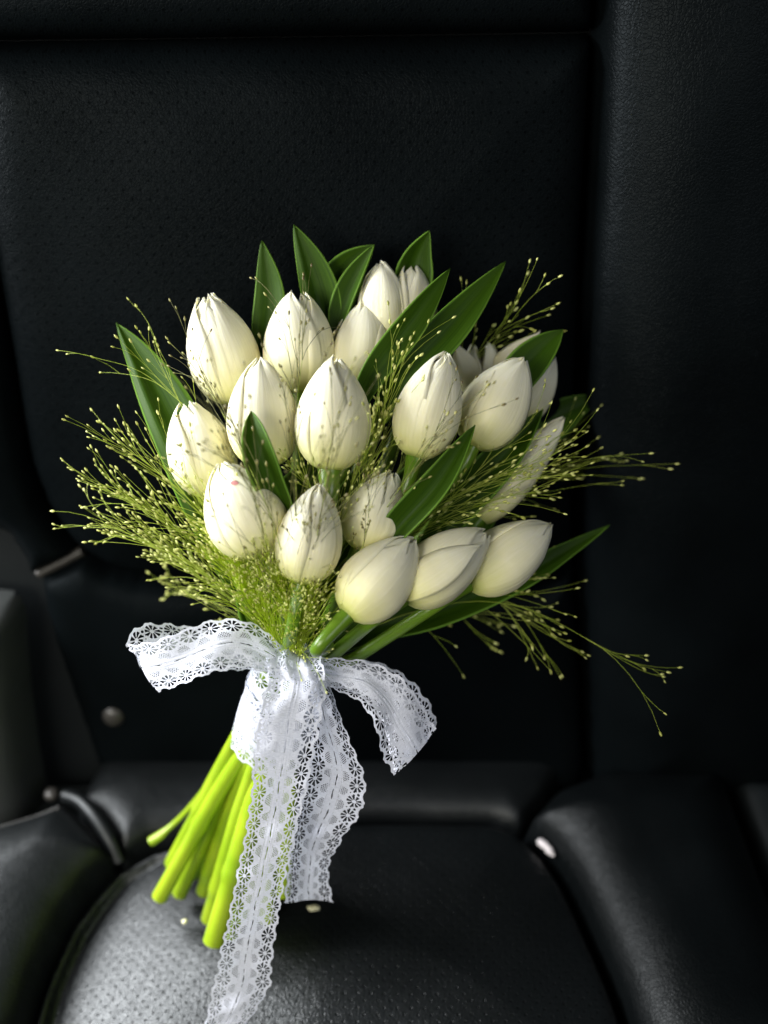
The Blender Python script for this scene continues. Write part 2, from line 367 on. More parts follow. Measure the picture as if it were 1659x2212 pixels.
# body behind the panels
def slab(name, pl, x0, x1, y0, y1, z0, z1, mat, parent):
    c = np.array([(x, y, z) for z in (z0, z1) for y in (y0, y1) for x in (x0, x1)])
    V = pl.world(c[:, 0], c[:, 1], c[:, 2])
    return obj(name, V, [(0, 2, 3, 1), (4, 5, 7, 6), (0, 1, 5, 4), (2, 6, 7, 3), (0, 4, 6, 2), (1, 3, 7, 5)], mat, parent, smooth=False)
slab('backrest_shell', BACK, -0.30, 0.42, -0.10, 0.62, -0.10, -0.024, M_trim, seat)
slab('cushion_shell', CUSH, -0.42, 0.48, 0.0, 0.50, -0.12, -0.026, M_trim, seat)
# edge tubes, stitches, button
def onplane(pl, px, py, h):
    a, b = pl.pix(px, py); return pl.world(np.array([a]), np.array([b]), np.array([h]))[0]
LB = 'left side bolster of the seat cushion'
V, F = tube(spline([onplane(CUSH, *p, h) for p, h in (((150, 1747), .012), ((182, 1764), .014), ((214, 1796), .013), ((240, 1828), .008), ((258, 1856), -.002))], 24), 0.0044, 10)  # tube added to stand for a highlight along the leather edge
obj('edge_tube', V, F, M_leather2, seat)['label'] = 'short shiny leather edge added for the highlight at the back left corner of the cushion'
V, F = tube(spline([onplane(BACK, *p, -0.001) for p in ((82, 1241), (130, 1217), (178, 1191))], 12), 0.0030, 8)
obj('edge_tube', V, F, M_button, seat)['label'] = 'pale edge where backrest bolster and lower panel meet'
bg_ = Bag()
for i in range(20):
    t = i / 19.0
    for off in (16, 30):
        x = -70 + 200 * t; y = 1812 + off - 54 * t
        c = on(LB, x, y, .0002); c2 = on(LB, x + 6, y - 1.6, .0002)
        V, F = tube(np.array([c, (c + c2) / 2 + np.array([0, 0, .0003]), c2]), [0.0004, 0.0007, 0.0004], 6); bg_.add(V, F)
tag(bg_.build('stitching', M_thread, seat), kind='stuff')
def lathe(center, axis, prof, sides=20):
    axis = norm(np.asarray(axis, float)); e = norm(np.cross(axis, [0.3, .9, .1])); g = np.cross(axis, e)
    a = np.linspace(0, 2 * np.pi, sides, endpoint=False); V = []
    for r, z in prof: V.append(center + axis * z + r * (np.cos(a)[:, None] * e + np.sin(a)[:, None] * g))
    F = []
    for i in range(len(prof) - 1):
        for j in range(sides):
            k = (j + 1) % sides; F.append((i * sides + j, i * sides + k, (i + 1) * sides + k, (i + 1) * sides + j))
    F.append(tuple(range(sides))[::-1]); F.append(tuple((len(prof) - 1) * sides + j for j in range(sides)))
    return np.vstack(V), F
V, F = lathe(onplane(BACK, 255, 1522, 0.010), BACK.n, [(0.0068, 0), (0.0068, .002), (0.0055, .0042), (0.003, .0052), (0.0008, .0055)])
obj('button', V, F, M_button, seat)['label'] = 'small round beige cap low on the backrest'
# door trim left of the seat
door = empty('door_panel', tuple(onplane(BACK, -50, 1750, 0.0)), 'dark grey door trim standing at the left edge beside the seat', 'door trim')
panel('trim_board', BACK, [(-420, 1275), (-40, 1284), (30, 1292), (46, 1312), (52, 1400), (60, 1500), (76, 1620), (102, 1752), (60, 1800), (-420, 1900)], 0.030, 0.02, M_door, door, base=0.006)
V, F = lathe(onplane(CUSH, 116, 1730, 0.010), CUSH.n, [(0.004, -.006), (0.0045, -.003), (0.003, -.001), (0.001, -.0005)])
obj('buckle_tip', V, F, M_button, door)['label'] = 'small pale catch below the door trim'
# floor under the seat, closing the place
flo = obj('floor', [(-1.2, -1.2, -0.35), (1.2, -1.2, -0.35), (1.2, 1.2, -0.35), (-1.2, 1.2, -0.35)], [(0, 1, 2, 3)], M_trim); flo['kind'] = 'structure'

# ------------------------------------------------------------------ tulips
KNOT = at(612, 1480, 0.520)
AX = norm(at(470, 1960, 0.585) - at(640, 1380, 0.505))
E1 = norm(np.cross(AX, CP - KNOT)); E2 = np.cross(AX, E1)
def slot(i, n=26, R=0.0130):
    r = R * math.sqrt((i + 0.5) / n); a = i * 2.39996
    return KNOT + r * (math.cos(a) * E1 + math.sin(a) * E2)

PROF = np.array([(0, .20), (.025, .40), (.07, .60), (.14, .79), (.24, .93), (.36, 1.0), (.48, .98), (.6, .90), (.72, .755), (.83, .56), (.92, .35), (1, .08)])
_pz = np.linspace(0, 1, 200); _pr = np.interp(_pz, PROF[:, 0], PROF[:, 1])
for _ in range(8): _pr[1:-1] = (_pr[:-2] + _pr[1:-1] * 2 + _pr[2:]) / 4

def petal(base, A, e1, e2, L, rmax, th, r_in, opening, lenf, amax, ph, twist, flat=1.0):
    nu, nv = 17, 24; V = []; uv = []
    for j in range(nv):
        v = 1 - (1 - j / (nv - 1)) ** 1.25
        R = np.interp(v, _pz, _pr) * rmax * r_in + rmax * opening * v ** 2.2
        z = L * lenf * v
        w_ = amax * max(1 - v ** 5.5, 0) ** 0.62 * (0.88 + 0.12 * math.sin(v * 3.1))
        w_ = w_ / (1 + opening * 0.8 * v)
        for i in range(nu):
            u = -1 + 2 * i / (nu - 1)
            a = th + u * w_ + twist * v
            r = R + rmax * (0.030 * u * v + 0.024 * math.cos(2.3 * math.pi * u + ph) * math.sin(math.pi * v) + 0.022 * math.exp(-(u / .22) ** 2) * math.sin(math.pi * v))
            r += rmax * 0.05 * max(v - .72, 0) / .28 * (abs(u) ** 2) * math.cos(ph * 3)
            zz = z + L * 0.012 * math.sin(5 * u + ph * 2) * max(v - .7, 0) / .3
            p = base + A * zz + r * (math.cos(a) * e1 * flat + math.sin(a) * e2)
            V.append(p); uv.append((i / (nu - 1), v))
    F = [(j * nu + i, j * nu + i + 1, (j + 1) * nu + i + 1, (j + 1) * nu + i) for j in range(nv - 1) for i in range(nu - 1)]
    return np.array(V), F, uv

def stem_path(b, A, si, end, bend):
    s = slot(si); p1 = b - A * 0.018
    mid = (p1 + s) / 2 + bend
    return spline([b + A * 0.002, p1, mid, s, (s * 0.45 + end * 0.55) + AX * 0.002, end], 90)

ENDS = [(345, 1938, .578), (388, 1930, .592), (440, 1925, .592), (462, 2034, .556), (452, 1985, .578), (520, 1985, .566), (545, 1945, .575), (500, 2020, .570),
        (560, 1890, .585), (590, 1870, .590), (486, 1905, .597), (420, 1885, .600), (405, 1850, .606), (372, 1865, .604), (575, 1985, .575), (535, 1880, .60), (610, 1930, .575), (505, 1860, .61)]

#      base px       tip px      width  depth_b depth_t rot open  slot end  label
TUL = [
 ((512, 872), (443, 634), 150, .507, .497, 0.55, .10, 'tall white tulip highest on the left with a partly open tip on black leather'),
 ((648, 850), (640, 628), 150, .502, .497, -0.50, .16, 'white tulip with split tip standing below the two leftmost upright leaves'),
 ((572, 1012), (562, 774), 158, .478, .474, 0.10, .02, 'broad closed white tulip directly behind the short green leaf tip'),
 ((712, 1018), (728, 768), 163, .468, .466, 1.2, .04, 'upright white tulip in the centre crossed by many grass hairs, its stem showing below'),
 ((462, 1072), (402, 866), 140, .487, .486, 0.4, .14, 'white tulip at the far left edge beside the long arching leaf'),
 ((572, 1200), (478, 1000), 178, .463, .458, 0.15, .0, 'plump closed white tulip with a small pink spot near its tip'),
 ((650, 1262), (692, 1046), 142, .456, .452, 0.9, .0, 'closed white tulip hanging lowest in the middle above the grass fountain'),
 ((775, 1190), (850, 1020), 132, .474, .474, 1.0, .02, 'small white tulip tucked behind the leaf in the lower centre'),
 ((748, 1330), (895, 1164), 154, .452, .462, 0.3, -.03, 'smooth closed cream tulip leaning right just above the bow on a curved stem'),
 ((868, 1292), (1050, 1150), 142, .467, .480, 1.0, .02, 'white tulip with a loose lower petal lying between two leaning tulips'),
 ((1008, 1262), (1192, 1134), 140, .485, .500, 0.2, -.03, 'closed white tulip pointing right, outermost of the low leaning row'),
 ((895, 990), (964, 762), 146, .474, .474, 0.75, -.02, 'large closed white tulip right of centre with a curled petal edge at its tip'),
 ((1018, 966), (1130, 774), 144, .492, .494, 0.2, .10, 'white tulip right of the large closed one with dark grass seeds across it'),
 ((778, 850), (800, 648), 140, .505, .505, -0.5, .20, 'white tulip behind the centre with one long outer petal pulled away'),
 ((835, 770), (822, 562), 112, .506, .508, 0.0, .12, 'pointed white tulip at the very top, left of its neighbour under a leaf'),
 ((880, 790), (890, 572), 122, .512, .512, 0.9, .12, 'narrow ragged white tulip at the top, half hidden by long leaf blades'),
 ((1055, 905), (1040, 742), 90, .532, .528, 0.5, .45, 'wide open blurred white tulip in the shade at the upper right'),
 ((1030, 1128), (1218, 903), 88, .516, .520, 0.3, .0, 'long slim dim white tulip behind the seed heads at the far right'),
]
petals_group = 'white tulips of the bouquet'
tulips = []
for i, (bp_, tp_, wd, db, dt, rot, op, lab) in enumerate(TUL):
    b = at(*bp_, db); t = at(*tp_, dt); A = norm(t - b); L = np.linalg.norm(t - b)
    rmax = wd / 2 * K * (db + dt) / 2 * 0.99
    e1 = norm((CP - b) - A * np.dot(CP - b, A)); e2 = np.cross(A, e1)
    end = at(*ENDS[i])
    root = empty('tulip', tuple(end), lab, 'tulip', petals_group); tulips.append(root)
    rs = np.random.default_rng(100 + i)
    opn = op; PV = []
    for k in range(6):
        outer = k % 2 == 0
        th = rot + k * math.pi / 3 + rs.normal(0, .06)
        r_in = 1.0 if outer else 0.970
        o_ = opn * (1.0 if outer else 0.75) + rs.uniform(-.015, .02)
        if i == 16: o_ = opn * rs.uniform(.8, 1.2)
        lenf = (1.0 if outer else 0.985) * rs.uniform(.985 if op <= .02 else .95, 1.0)
        V, F, uv = petal(b, A, e1, e2, L, rmax, th, r_in, o_, lenf, math.radians(76 if outer else 70) * (0.62 if i == 16 else 1), rs.uniform(0, 6.28), rs.normal(0, .10))
        po = obj('petal', V, F, M_petal, root, uv=uv); PV.append(V)
        sm = po.modifiers.new('thickness', 'SOLIDIFY'); sm.thickness = 0.0003; sm.offset = 0
    if i == 5:
        q = (AV := np.vstack(PV)) - CP; q = q @ CR; dd = -q[:, 2]; pxs = 829.5 + q[:, 0] / dd / K; pys = 1106 - q[:, 1] / dd / K
        m_ = np.hypot(pxs - 506, pys - 1043) < 9; dsp = dd[m_].min() - 0.0002
        Vp, Fp = lathe(at(506, 1043, dsp), norm(CP - b), [(0.0012, -.0003), (0.0012, 0), (0.0009, .0001)], 9)
        Vp = at(506, 1043, dsp) + (Vp - at(506, 1043, dsp)) * np.array([1.5, .8, .8])
        obj('petal_spot', Vp, Fp, M_pink, root)
    # stem
    bend = -norm(CP - KNOT) * (0.014 if db < .48 else 0.004)
    if i == 8: bend = at(690, 1385, .485) - ((b - A * .018) + slot(i)) / 2
    path = stem_path(b, A, [3, 8, 5, 1, 10, 6, 0, 4, 2, 7, 12, 9, 11, 13, 16, 17, 14, 15][i], end, bend)
    tt = np.linspace(0, 1, len(path))
    rad = 0.0029 + 0.0015 * (tt ** 1.8) * rs.uniform(.75, 1.15); rad[:6] += [.0012, .0010, .0008, .0005, .0003, .0001]
    nd = 0.80 + 0.14 * rs.random(); rad = rad + 0.0006 / (1 + np.exp((tt - nd) * 160)) * np.clip((tt - .5) * 5, 0, 1) + 0.0007 * np.exp(-((tt - nd) / .012) ** 2)
    V, F = tube(path, rad * (1.3 if i == 3 else 1), 14)
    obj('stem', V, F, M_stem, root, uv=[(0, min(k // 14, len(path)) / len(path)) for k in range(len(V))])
# loose petals: extra long outer petals that the photo shows
def loose(i, bpx, tpx, db, dt, wd, th, opening):
    b = at(*bpx, db); t = at(*tpx, dt); A = norm(t - b); L = np.linalg.norm(t - b)
    e1 = norm((CP - b) - A * np.dot(CP - b, A)); e2 = np.cross(A, e1)
    V, F, uv = petal(b, A, e1, e2, L, wd / 2 * K * db, th, 1.0, opening, 1.0, math.radians(66), 1.0, 0)
    po = obj('petal', V, F, M_petal, tulips[i], uv=uv); sm = po.modifiers.new('thickness', 'SOLIDIFY'); sm.thickness = 0.0003; sm.offset = 0
    return po
loose(9, (868, 1296), (1040, 1182), .462, .468, 118, -0.6, 0.0)['label'] = 'loose lower petal standing off the bloom'
loose(16, (1105, 920), (1198, 772), .532, .528, 92, 0.3, 0.05)
loose(16, (1035, 850), (1165, 714), .530, .524, 84, 0.3, 0.05)
loose(16, (1040, 860), (985, 738), .530, .524, 70, -0.3, 0.05)
loose(13, (758, 836), (776, 650), .502, .502, 84, 0.25, .12)
# leaves ---------------------------------------------------------------
def leaf(i, pts, W, fold=0.35, roll=0.0, wmax=0.5, tipp=1.0, name='leaf', label=None, base_w=0.25, twist=0.0, curl=0.0):
    fold = fold * 1.3 + .15
    P = np.array([at(x, y, d) for x, y, d in pts]); nv, nu = 34, 13
    C = spline(P, nv); T = np.gradient(C, axis=0); T /= np.linalg.norm(T, axis=1)[:, None]
    V = []; uv = []
    dm = np.mean([p[2] for p in pts]); Wm = W / 2 * K * dm
    for j in range(nv):
        v = j / (nv - 1)
        if v < wmax: wv = base_w + (1 - base_w) * math.sin(math.pi / 2 * v / wmax) ** 1.2
        else: wv = math.cos(math.pi / 2 * (v - wmax) / (1 - wmax)) ** (0.85 * tipp)
        toc = norm((CP - C[j]) - T[j] * np.dot(CP - C[j], T[j])); side = np.cross(T[j], toc)
        a = roll + twist * (v - .5); s2 = math.cos(a) * side + math.sin(a) * toc; n2 = -math.sin(a) * side + math.cos(a) * toc
        for k in range(nu):
            u = -1 + 2 * k / (nu - 1)
            q = max(-u - .45, 0)
            V.append(C[j] + s2 * ((u + curl * q * .45) * Wm * wv) + n2 * (-curl * q * 1.7 * Wm * wv + fold * Wm * wv * (abs(u) ** 1.5) + 0.02 * Wm * math.sin(9 * v + 3 * u)))
            uv.append(((u + 1) / 2, v))
    F = [(j * nu + k, j * nu + k + 1, (j + 1) * nu + k + 1, (j + 1) * nu + k) for j in range(nv - 1) for k in range(nu - 1)]
    o = obj(name, V, F, M_leaf, tulips[i], uv=uv)
    sm = o.modifiers.new('thickness', 'SOLIDIFY'); sm.thickness = 0.0006; sm.offset = 0
    if label: o['label'] = label
    return o
leaf(4, [(600, 1400, .512), (500, 1230, .497), (432, 1080, .492), (372, 930, .495), (305, 790, .503), (252, 698, .508)], 116, .45, -.35, .62, curl=1.0, label='long arching leaf with a bright folded left edge', twist=.3)
leaf(0, [(566, 830, .510), (566, 760, .511), (580, 640, .508), (566, 520, .502)], 72, .35, .0, .52, base_w=.1, curl=.5)
leaf(1, [(700, 780, .515), (692, 680, .512), (668, 580, .506), (635, 486, .500)], 84, .5, -.3, .45, curl=1.0)
leaf(13, [(730, 740, .522), (722, 670, .518), (752, 590, .514), (808, 528, .508)], 92, .3, .2, .5, base_w=.5, label='broad dark leaf behind')
leaf(13, [(728, 760, .512), (735, 690, .509), (765, 610, .506), (808, 528, .502)], 52, .5, .5, .5)
leaf(15, [(880, 720, .522), (880, 640, .517), (898, 560, .512), (927, 498, .504)], 84, .45, -.2, .5, base_w=.5)
leaf(14, [(770, 880, .490), (810, 800, .484), (895, 690, .484), (972, 580, .490)], 66, .25, -.15, .45, base_w=.5, label='long leaf blade slanting across the bloom')
leaf(15, [(820, 900, .505), (880, 810, .494), (985, 695, .496), (1092, 565, .504)], 84, .2, .1, .42, base_w=.5, label='longest leaf blade slanting to the upper right')
leaf(12, [(1060, 900, .515), (1110, 830, .512), (1165, 765, .512), (1216, 712, .514)], 84, .35, .25, .5, base_w=.6)
leaf(2, [(625, 1120, .462), (585, 1040, .452), (558, 960, .448), (542, 888, .452)], 70, .55, .2, .55, base_w=.5, label='short bright leaf standing in front of the bloom')
leaf(7, [(790, 1220, .480), (860, 1140, .466), (950, 1040, .462), (1026, 918, .468)], 66, .5, .2, .5, base_w=.6, label='broad leaf with a pale midline fold')
leaf(11, [(820, 1140, .495), (880, 1080, .490), (930, 1020, .488), (965, 960, .490)], 100, .2, .2, .5, base_w=.6)
leaf(12, [(930, 1180, .515), (1000, 1090, .510), (1090, 990, .508), (1173, 884, .512)], 86, .4, .2, .45, base_w=.6)
leaf(17, [(1010, 1060, .57), (1110, 980, .57), (1210, 900, .572), (1294, 852, .574)], 84, .2, .0, .55, base_w=.6, label='dim leaf in the background')
leaf(17, [(900, 1240, .535), (980, 1150, .535), (1030, 1100, .54), (1070, 1020, .545)], 110, .2, .1, .5, base_w=.7)
leaf(10, [(650, 1420, .515), (800, 1362, .520), (950, 1322, .526), (1120, 1252, .530), (1235, 1185, .534), (1317, 1134, .538)], 76, .35, .25, .42, base_w=.6, label='long low leaf sweeping out to the right')
leaf(8, [(660, 1460, .515), (705, 1400, .505), (755, 1340, .500), (800, 1290, .505)], 70, .2, .1, .5, base_w=.8)
leaf(6, [(600, 1440, .512), (560, 1330, .508), (545, 1230, .506), (520, 1130, .508)], 96, .3, -.2, .5, base_w=.6)
leaf(6, [(640, 1420, .505), (640, 1320, .500), (625, 1230, .500), (600, 1120, .505)], 90, .3, .2, .5, base_w=.6)
leaf(3, [(700, 1380, .510), (720, 1240, .505), (745, 1120, .505), (770, 1010, .507)], 110, .2, .0, .5, base_w=.7)
leaf(5, [(640, 1300, .505), (600, 1180, .500), (640, 1060, .500), (690, 1000, .505)], 110, .2, .0, .5, base_w=.7)

# ------------------------------------------------------------------ fountain grass
seed_prof = [(0.00010, -0.0013), (0.00045, -0.0008), (0.00060, -0.0001), (0.00042, 0.0007), (0.00006, 0.0013)]
def hairtube(bag, path, r):
    V, F = tube(path, np.linspace(r, r * 0.6, len(path)), 3, cap=False); bag.add(V, F)
def seed_at(bag, p, d, s):
    a, F = lathe(p, d, [(r * s, z * s) for r, z in seed_prof], 5); bag.add(a, F)

def spray(pts, n, spread, blen, lab, start=0.45, seedn=(1, 4), rs=0, hair=0.000105, ssz=1.0):
    blen *= 1.25; spread *= 0.66; start *= 0.7; ssz *= .80
    if rs not in (11, 12, 13): n = int(n * .85)
    """stem along pts (pixel, pixel, distance); branches leave it from `start` on"""
    R = np.random.default_rng(500 + rs)
    P = np.array([at(*p) for p in pts]); C = spline(P, 40)
    root = empty('grass_spray', tuple(P[0]), lab, 'ornamental grass', 'fountain grass sprays in the bouquet')
    V, F = tube(C, np.linspace(.0005, .00011, 40) * np.where(np.arange(40) < 12, 1.0, .5), 5); obj('stalk', V, F, M_hair, root)
    hb, sb = Bag(), Bag()
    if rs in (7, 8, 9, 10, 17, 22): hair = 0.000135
    T = np.gradient(C, axis=0); T /= np.linalg.norm(T, axis=1)[:, None]
    for b in range(n):
        q = start + (1 - start) * R.random() ** 0.9; j = int(q * 39)
        t = T[j]; e = norm(np.cross(t, R.normal(size=3))); g = abs(R.normal(0, spread)) + 0.05
        d = norm(t * math.cos(g) + e * math.sin(g)); L = blen * R.uniform(.45, 1.0) * (1.15 - .5 * (q - start) / (1 - start))
        curl = np.cross(d, R.normal(size=3)) * 0.35 * L
        def curve(p0, d0, L0, cu, m=7):
            s = np.linspace(0, 1, m)[:, None]
            wob = np.sin(s * R.uniform(4, 8) + R.uniform(0, 6)) * R.normal(0, .012, 3) * L0
            wob = wob - wob[0]
            return p0 + d0 * s * L0 + cu * s ** 2 * .6 + wob
        c = curve(C[j], d, L, curl); hairtube(hb, c, hair * 1.15)
        seed_at(sb, c[-1], c[-1] - c[-2], ssz * R.uniform(.8, 1.25))
        for k in range(R.integers(*seedn)):
            m = R.integers(2, 6); d2 = norm(norm(c[m + 0] - c[m - 1]) + R.normal(0, .14, 3)); L2 = L * R.uniform(.15, .42)
            c2 = curve(c[m], d2, L2, np.cross(d2, R.normal(size=3)) * .25 * L2, 5); hairtube(hb, c2, hair)
            seed_at(sb, c2[-1], c2[-1] - c2[-2], ssz * R.uniform(.75, 1.2))
    shaded = rs in (7, 8, 9, 10, 17, 22)  # sprays over the blooms, given the shade-darkened colours
    hm = M_tuft if rs in (11, 12, 13) else M_hairdark if shaded else M_hair
    tag(hb.build('branches', hm, root), kind='stuff'); tag(sb.build('seeds', M_seeddark if shaded else M_seed, root), kind='stuff')
    return root
KN = (620, 1440, .508)
# left fountain
spray([KN, (560, 1310, .495), (430, 1180, .488), (290, 1090, .490)], 46, .22, .050, 'grass spray reaching furthest left with its seeds above the seam', .30, rs=1)
spray([KN, (570, 1290, .492), (450, 1120, .482), (300, 985, .486)], 42, .22, .050, 'grass spray rising at the upper left edge of the fountain', .35, rs=2)
spray([KN, (555, 1330, .495), (420, 1225, .490), (270, 1150, .495)], 50, .20, .045, 'grass spray in the thick of the left fountain', .25, rs=3)
spray([KN, (560, 1345, .500), (470, 1275, .502), (390, 1215, .508)], 55, .20, .035, 'grass spray low in the left fountain just above the bow', .2, rs=4)
spray([KN, (560, 1360, .530), (480, 1310, .548), (400, 1280, .560)], 16, .25, .030, 'blurred grass spray drooping behind the left bow loop', .4, rs=5, ssz=1.2)
spray([KN, (590, 1310, .482), (530, 1200, .470), (440, 1090, .462)], 50, .25, .045, 'grass spray passing between the long left leaf and the pink spotted tulip', .25, rs=6)
# centre, in front of the blooms
spray([KN, (600, 1300, .468), (570, 1150, .434), (520, 960, .430)], 28, .20, .060, 'grass spray crossing the lower left tulips', .35, (1, 4), rs=7)
spray([KN, (625, 1300, .470), (590, 1130, .440), (500, 930, .452), (440, 820, .468)], 22, .20, .055, 'long grass spray trailing up over the highest left tulip', .45, (1, 4), rs=8)
spray([KN, (650, 1290, .472), (690, 1130, .438), (715, 950, .432)], 28, .22, .055, 'grass spray fanned over the centre tulip', .40, (1, 4), rs=9)
spray([KN, (640, 1320, .470), (640, 1150, .446), (640, 900, .446), (655, 760, .458)], 24, .18, .055, 'thin grass spray reaching the tulip with the split tip', .50, (1, 4), rs=10)
spray([(622, 1436, .482), (630, 1350, .464), (610, 1290, .458), (585, 1235, .454)], 170, .35, .028, 'short dense grass spray above the knot', .1, rs=11, ssz=.85)
spray([(642, 1440, .482), (655, 1370, .464), (665, 1320, .458), (668, 1280, .454)], 130, .35, .026, 'short dense grass spray beside the curved stem', .1, rs=12, ssz=.85)
spray([(608, 1425, .484), (580, 1350, .474), (545, 1290, .466), (505, 1215, .462)], 150, .32, .032, 'dense grass spray under the pink spotted tulip', .1, rs=13, ssz=.9)
_r = bpy.data.objects['grass_spray.003']
V, F = tube(spline([KNOT + E1 * .004, at(430, 1720, .595), at(345, 1806, .607), at(326, 1818, .608)], 24), [.0015] * 21 + [.0019, .0026, .0028], 10)
obj('cut_end', V, F, M_stem, _r, uv=[(0, 1)] * len(V))
# between blooms, right of centre
spray([KN, (740, 1180, .490), (800, 1000, .480), (850, 800, .482)], 60, .24, .045, 'dark thick grass spray standing between the centre tulip and the big leaves', .40, rs=14, ssz=1.1)
spray([KN, (700, 1200, .484), (755, 1060, .470), (800, 960, .462)], 40, .35, .035, 'grass spray filling the gap above the small tucked tulip', .40, rs=15)
spray([KN, (680, 1200, .478), (690, 1090, .470), (640, 1020, .462)], 40, .38, .030, 'grass spray in the gap under the two broad centre tulips', .45, rs=16)
spray([KN, (760, 1230, .470), (790, 1150, .452), (800, 1080, .446)], 14, .30, .030, 'grass spray in front of the small tucked tulip', .40, (1, 4), rs=17)
# right fountain
spray([KN, (830, 1180, .495), (1010, 1060, .490), (1190, 990, .492)], 46, .22, .050, 'widest grass spray of pale seeds at the right of the bouquet', .38, rs=18, ssz=1.1)
spray([KN, (830, 1160, .492), (980, 1060, .486), (1110, 950, .490)], 18, .26, .045, 'grass spray in front of the dark seeded tulip on the right', .45, (1, 4), rs=19)
spray([KN, (850, 1190, .498), (1040, 1090, .496), (1160, 1060, .500)], 34, .24, .040, 'grass spray over the row of leaning tulips', .42, rs=20, ssz=1.1)
spray([KN, (860, 1180, .510), (1110, 1050, .530), (1270, 1000, .545)], 26, .26, .066, 'sparse grass spray trailing furthest right into the shade', .60, (1, 3), rs=21, ssz=1.1)
spray([KN, (800, 1150, .470), (900, 1000, .450), (960, 900, .450)], 20, .25, .045, 'thin grass spray crossing the large closed tulip', .50, (1, 4), rs=22)
# back upper right
spray([KN, (900, 950, .530), (1020, 780, .524), (1120, 680, .515)], 26, .36, .055, 'blurred grass spray behind the longest leaf blade', .6, (1, 3), rs=23, ssz=1.2)
# lower right
spray([KN, (900, 1310, .530), (1030, 1280, .528), (1140, 1340, .525)], 30, .42, .052, 'drooping grass spray below the long low leaf', .50, (1, 4), rs=24, ssz=1.1)
spray([KN, (900, 1320, .520), (1120, 1310, .515), (1370, 1440, .505)], 7, .16, .050, 'single long grass spray pointing to the lower right', .65, (1, 3), rs=25, ssz=1.1)
spray([KN, (900, 1320, .545), (970, 1310, .560), (1030, 1370, .570)], 16, .50, .038, 'blurred grass spray hanging deep in the lower right shade', .50, (1, 3), rs=26, ssz=1.3)
# far left upper single hairs
spray([KN, (500, 1120, .480), (380, 850, .485), (320, 700, .490)], 7, .10, .040, 'wiry grass spray curving past the long left leaf', .7, (1, 3), rs=27)
spray([KN, (480, 1000, .480), (330, 820, .482), (180, 765, .486)], 5, .08, .035, 'wiry grass spray ending at the far left beside the seat bolster', .78, (1, 3), rs=28)

# ------------------------------------------------------------------ lace ribbon
PER = 0.31
def lace_f(x, y):
    """x along, y across (-.5...5), in ribbon widths; positive = thread"""
    x, y = x + .010 * np.sin(5.1 * x + 6 * y) + .005 * np.sin(13 * x + 2), y + .006 * np.sin(7.3 * x) + .003 * np.sin(23 * x + 9 * y)
    ay = np.abs(y); ph = np.mod(x, PER) - PER / 2
    edge = 0.5 - 0.055 * (1 - np.abs(np.cos(np.pi * ph / PER)) ** 1.0) - 0.012 * np.cos(np.pi * ph / PER * 6) * .5
    f = edge - ay
    # flower of radial openings
    fy = ay - 0.340; r = np.hypot(ph, fy); th = np.arctan2(fy, ph)
    spoke = np.cos(9 * th + 0.5)
    ring = np.minimum(r - 0.034, 0.118 - r)
    hole = np.minimum(ring, r * (spoke + 0.45) * 0.16)
    f = np.minimum(f, -hole)
    # fan of net between flowers, toward the middle band
    px_ = np.mod(x + PER / 2, PER) - PER / 2; ny = ay - 0.118
    inside = 0.098 - np.hypot(px_, ny * 0.95)
    inside = np.minimum(inside, ny + 0.004)
    g = 0.033
    row = np.round(ny / (g * .86)); cx = (x / g + 0.5 * np.mod(row, 2)); dx = (cx - np.round(cx)) * g; dy = ny - row * g * .86
    hd = 0.0115 - np.hypot(dx * 1.0, dy)
    f = np.minimum(f, -np.minimum(hd, inside * 0.6))
    # small openings beside each flower by the rim and by the band
    for ox, oy, rx in ((PER / 2, 0.385, .024), (PER / 2 - .030, .318, .017), (PER / 2 + .030, .318, .017), (PER / 2, 0.262, .012)):
        q = np.mod(x + PER / 2 - ox + 10 * PER, PER) - PER / 2
        q = np.mod(ph - ox + PER / 2 + 10 * PER, PER) - PER / 2
        f = np.minimum(f, -(rx - np.hypot(q, (ay - oy) * 1.1)))
    # line of small slots next to the middle, and the drawn thread gap down the middle
    sl = np.mod(x, 0.026) - 0.013
    f = np.minimum(f, np.maximum(np.abs(ay - 0.092) - 0.005, np.abs(sl) - 0.006))
    gap = 0.0055 + 0.004 * np.sin(x * 17) + 0.003 * np.sin(x * 43 + 1)
    f = np.minimum(f, np.abs(y + 0.006 * np.sin(x * 9)) - np.maximum(gap, 0))
    return f
def lace_relief(x, y):
    ay = np.abs(y)
    return 0.004 * np.exp(-((ay - 0.035) / .014) ** 2) + 0.004 * np.exp(-((ay - 0.445) / .02) ** 2) + 0.002 * np.sin(x * 260) * (ay < .12)

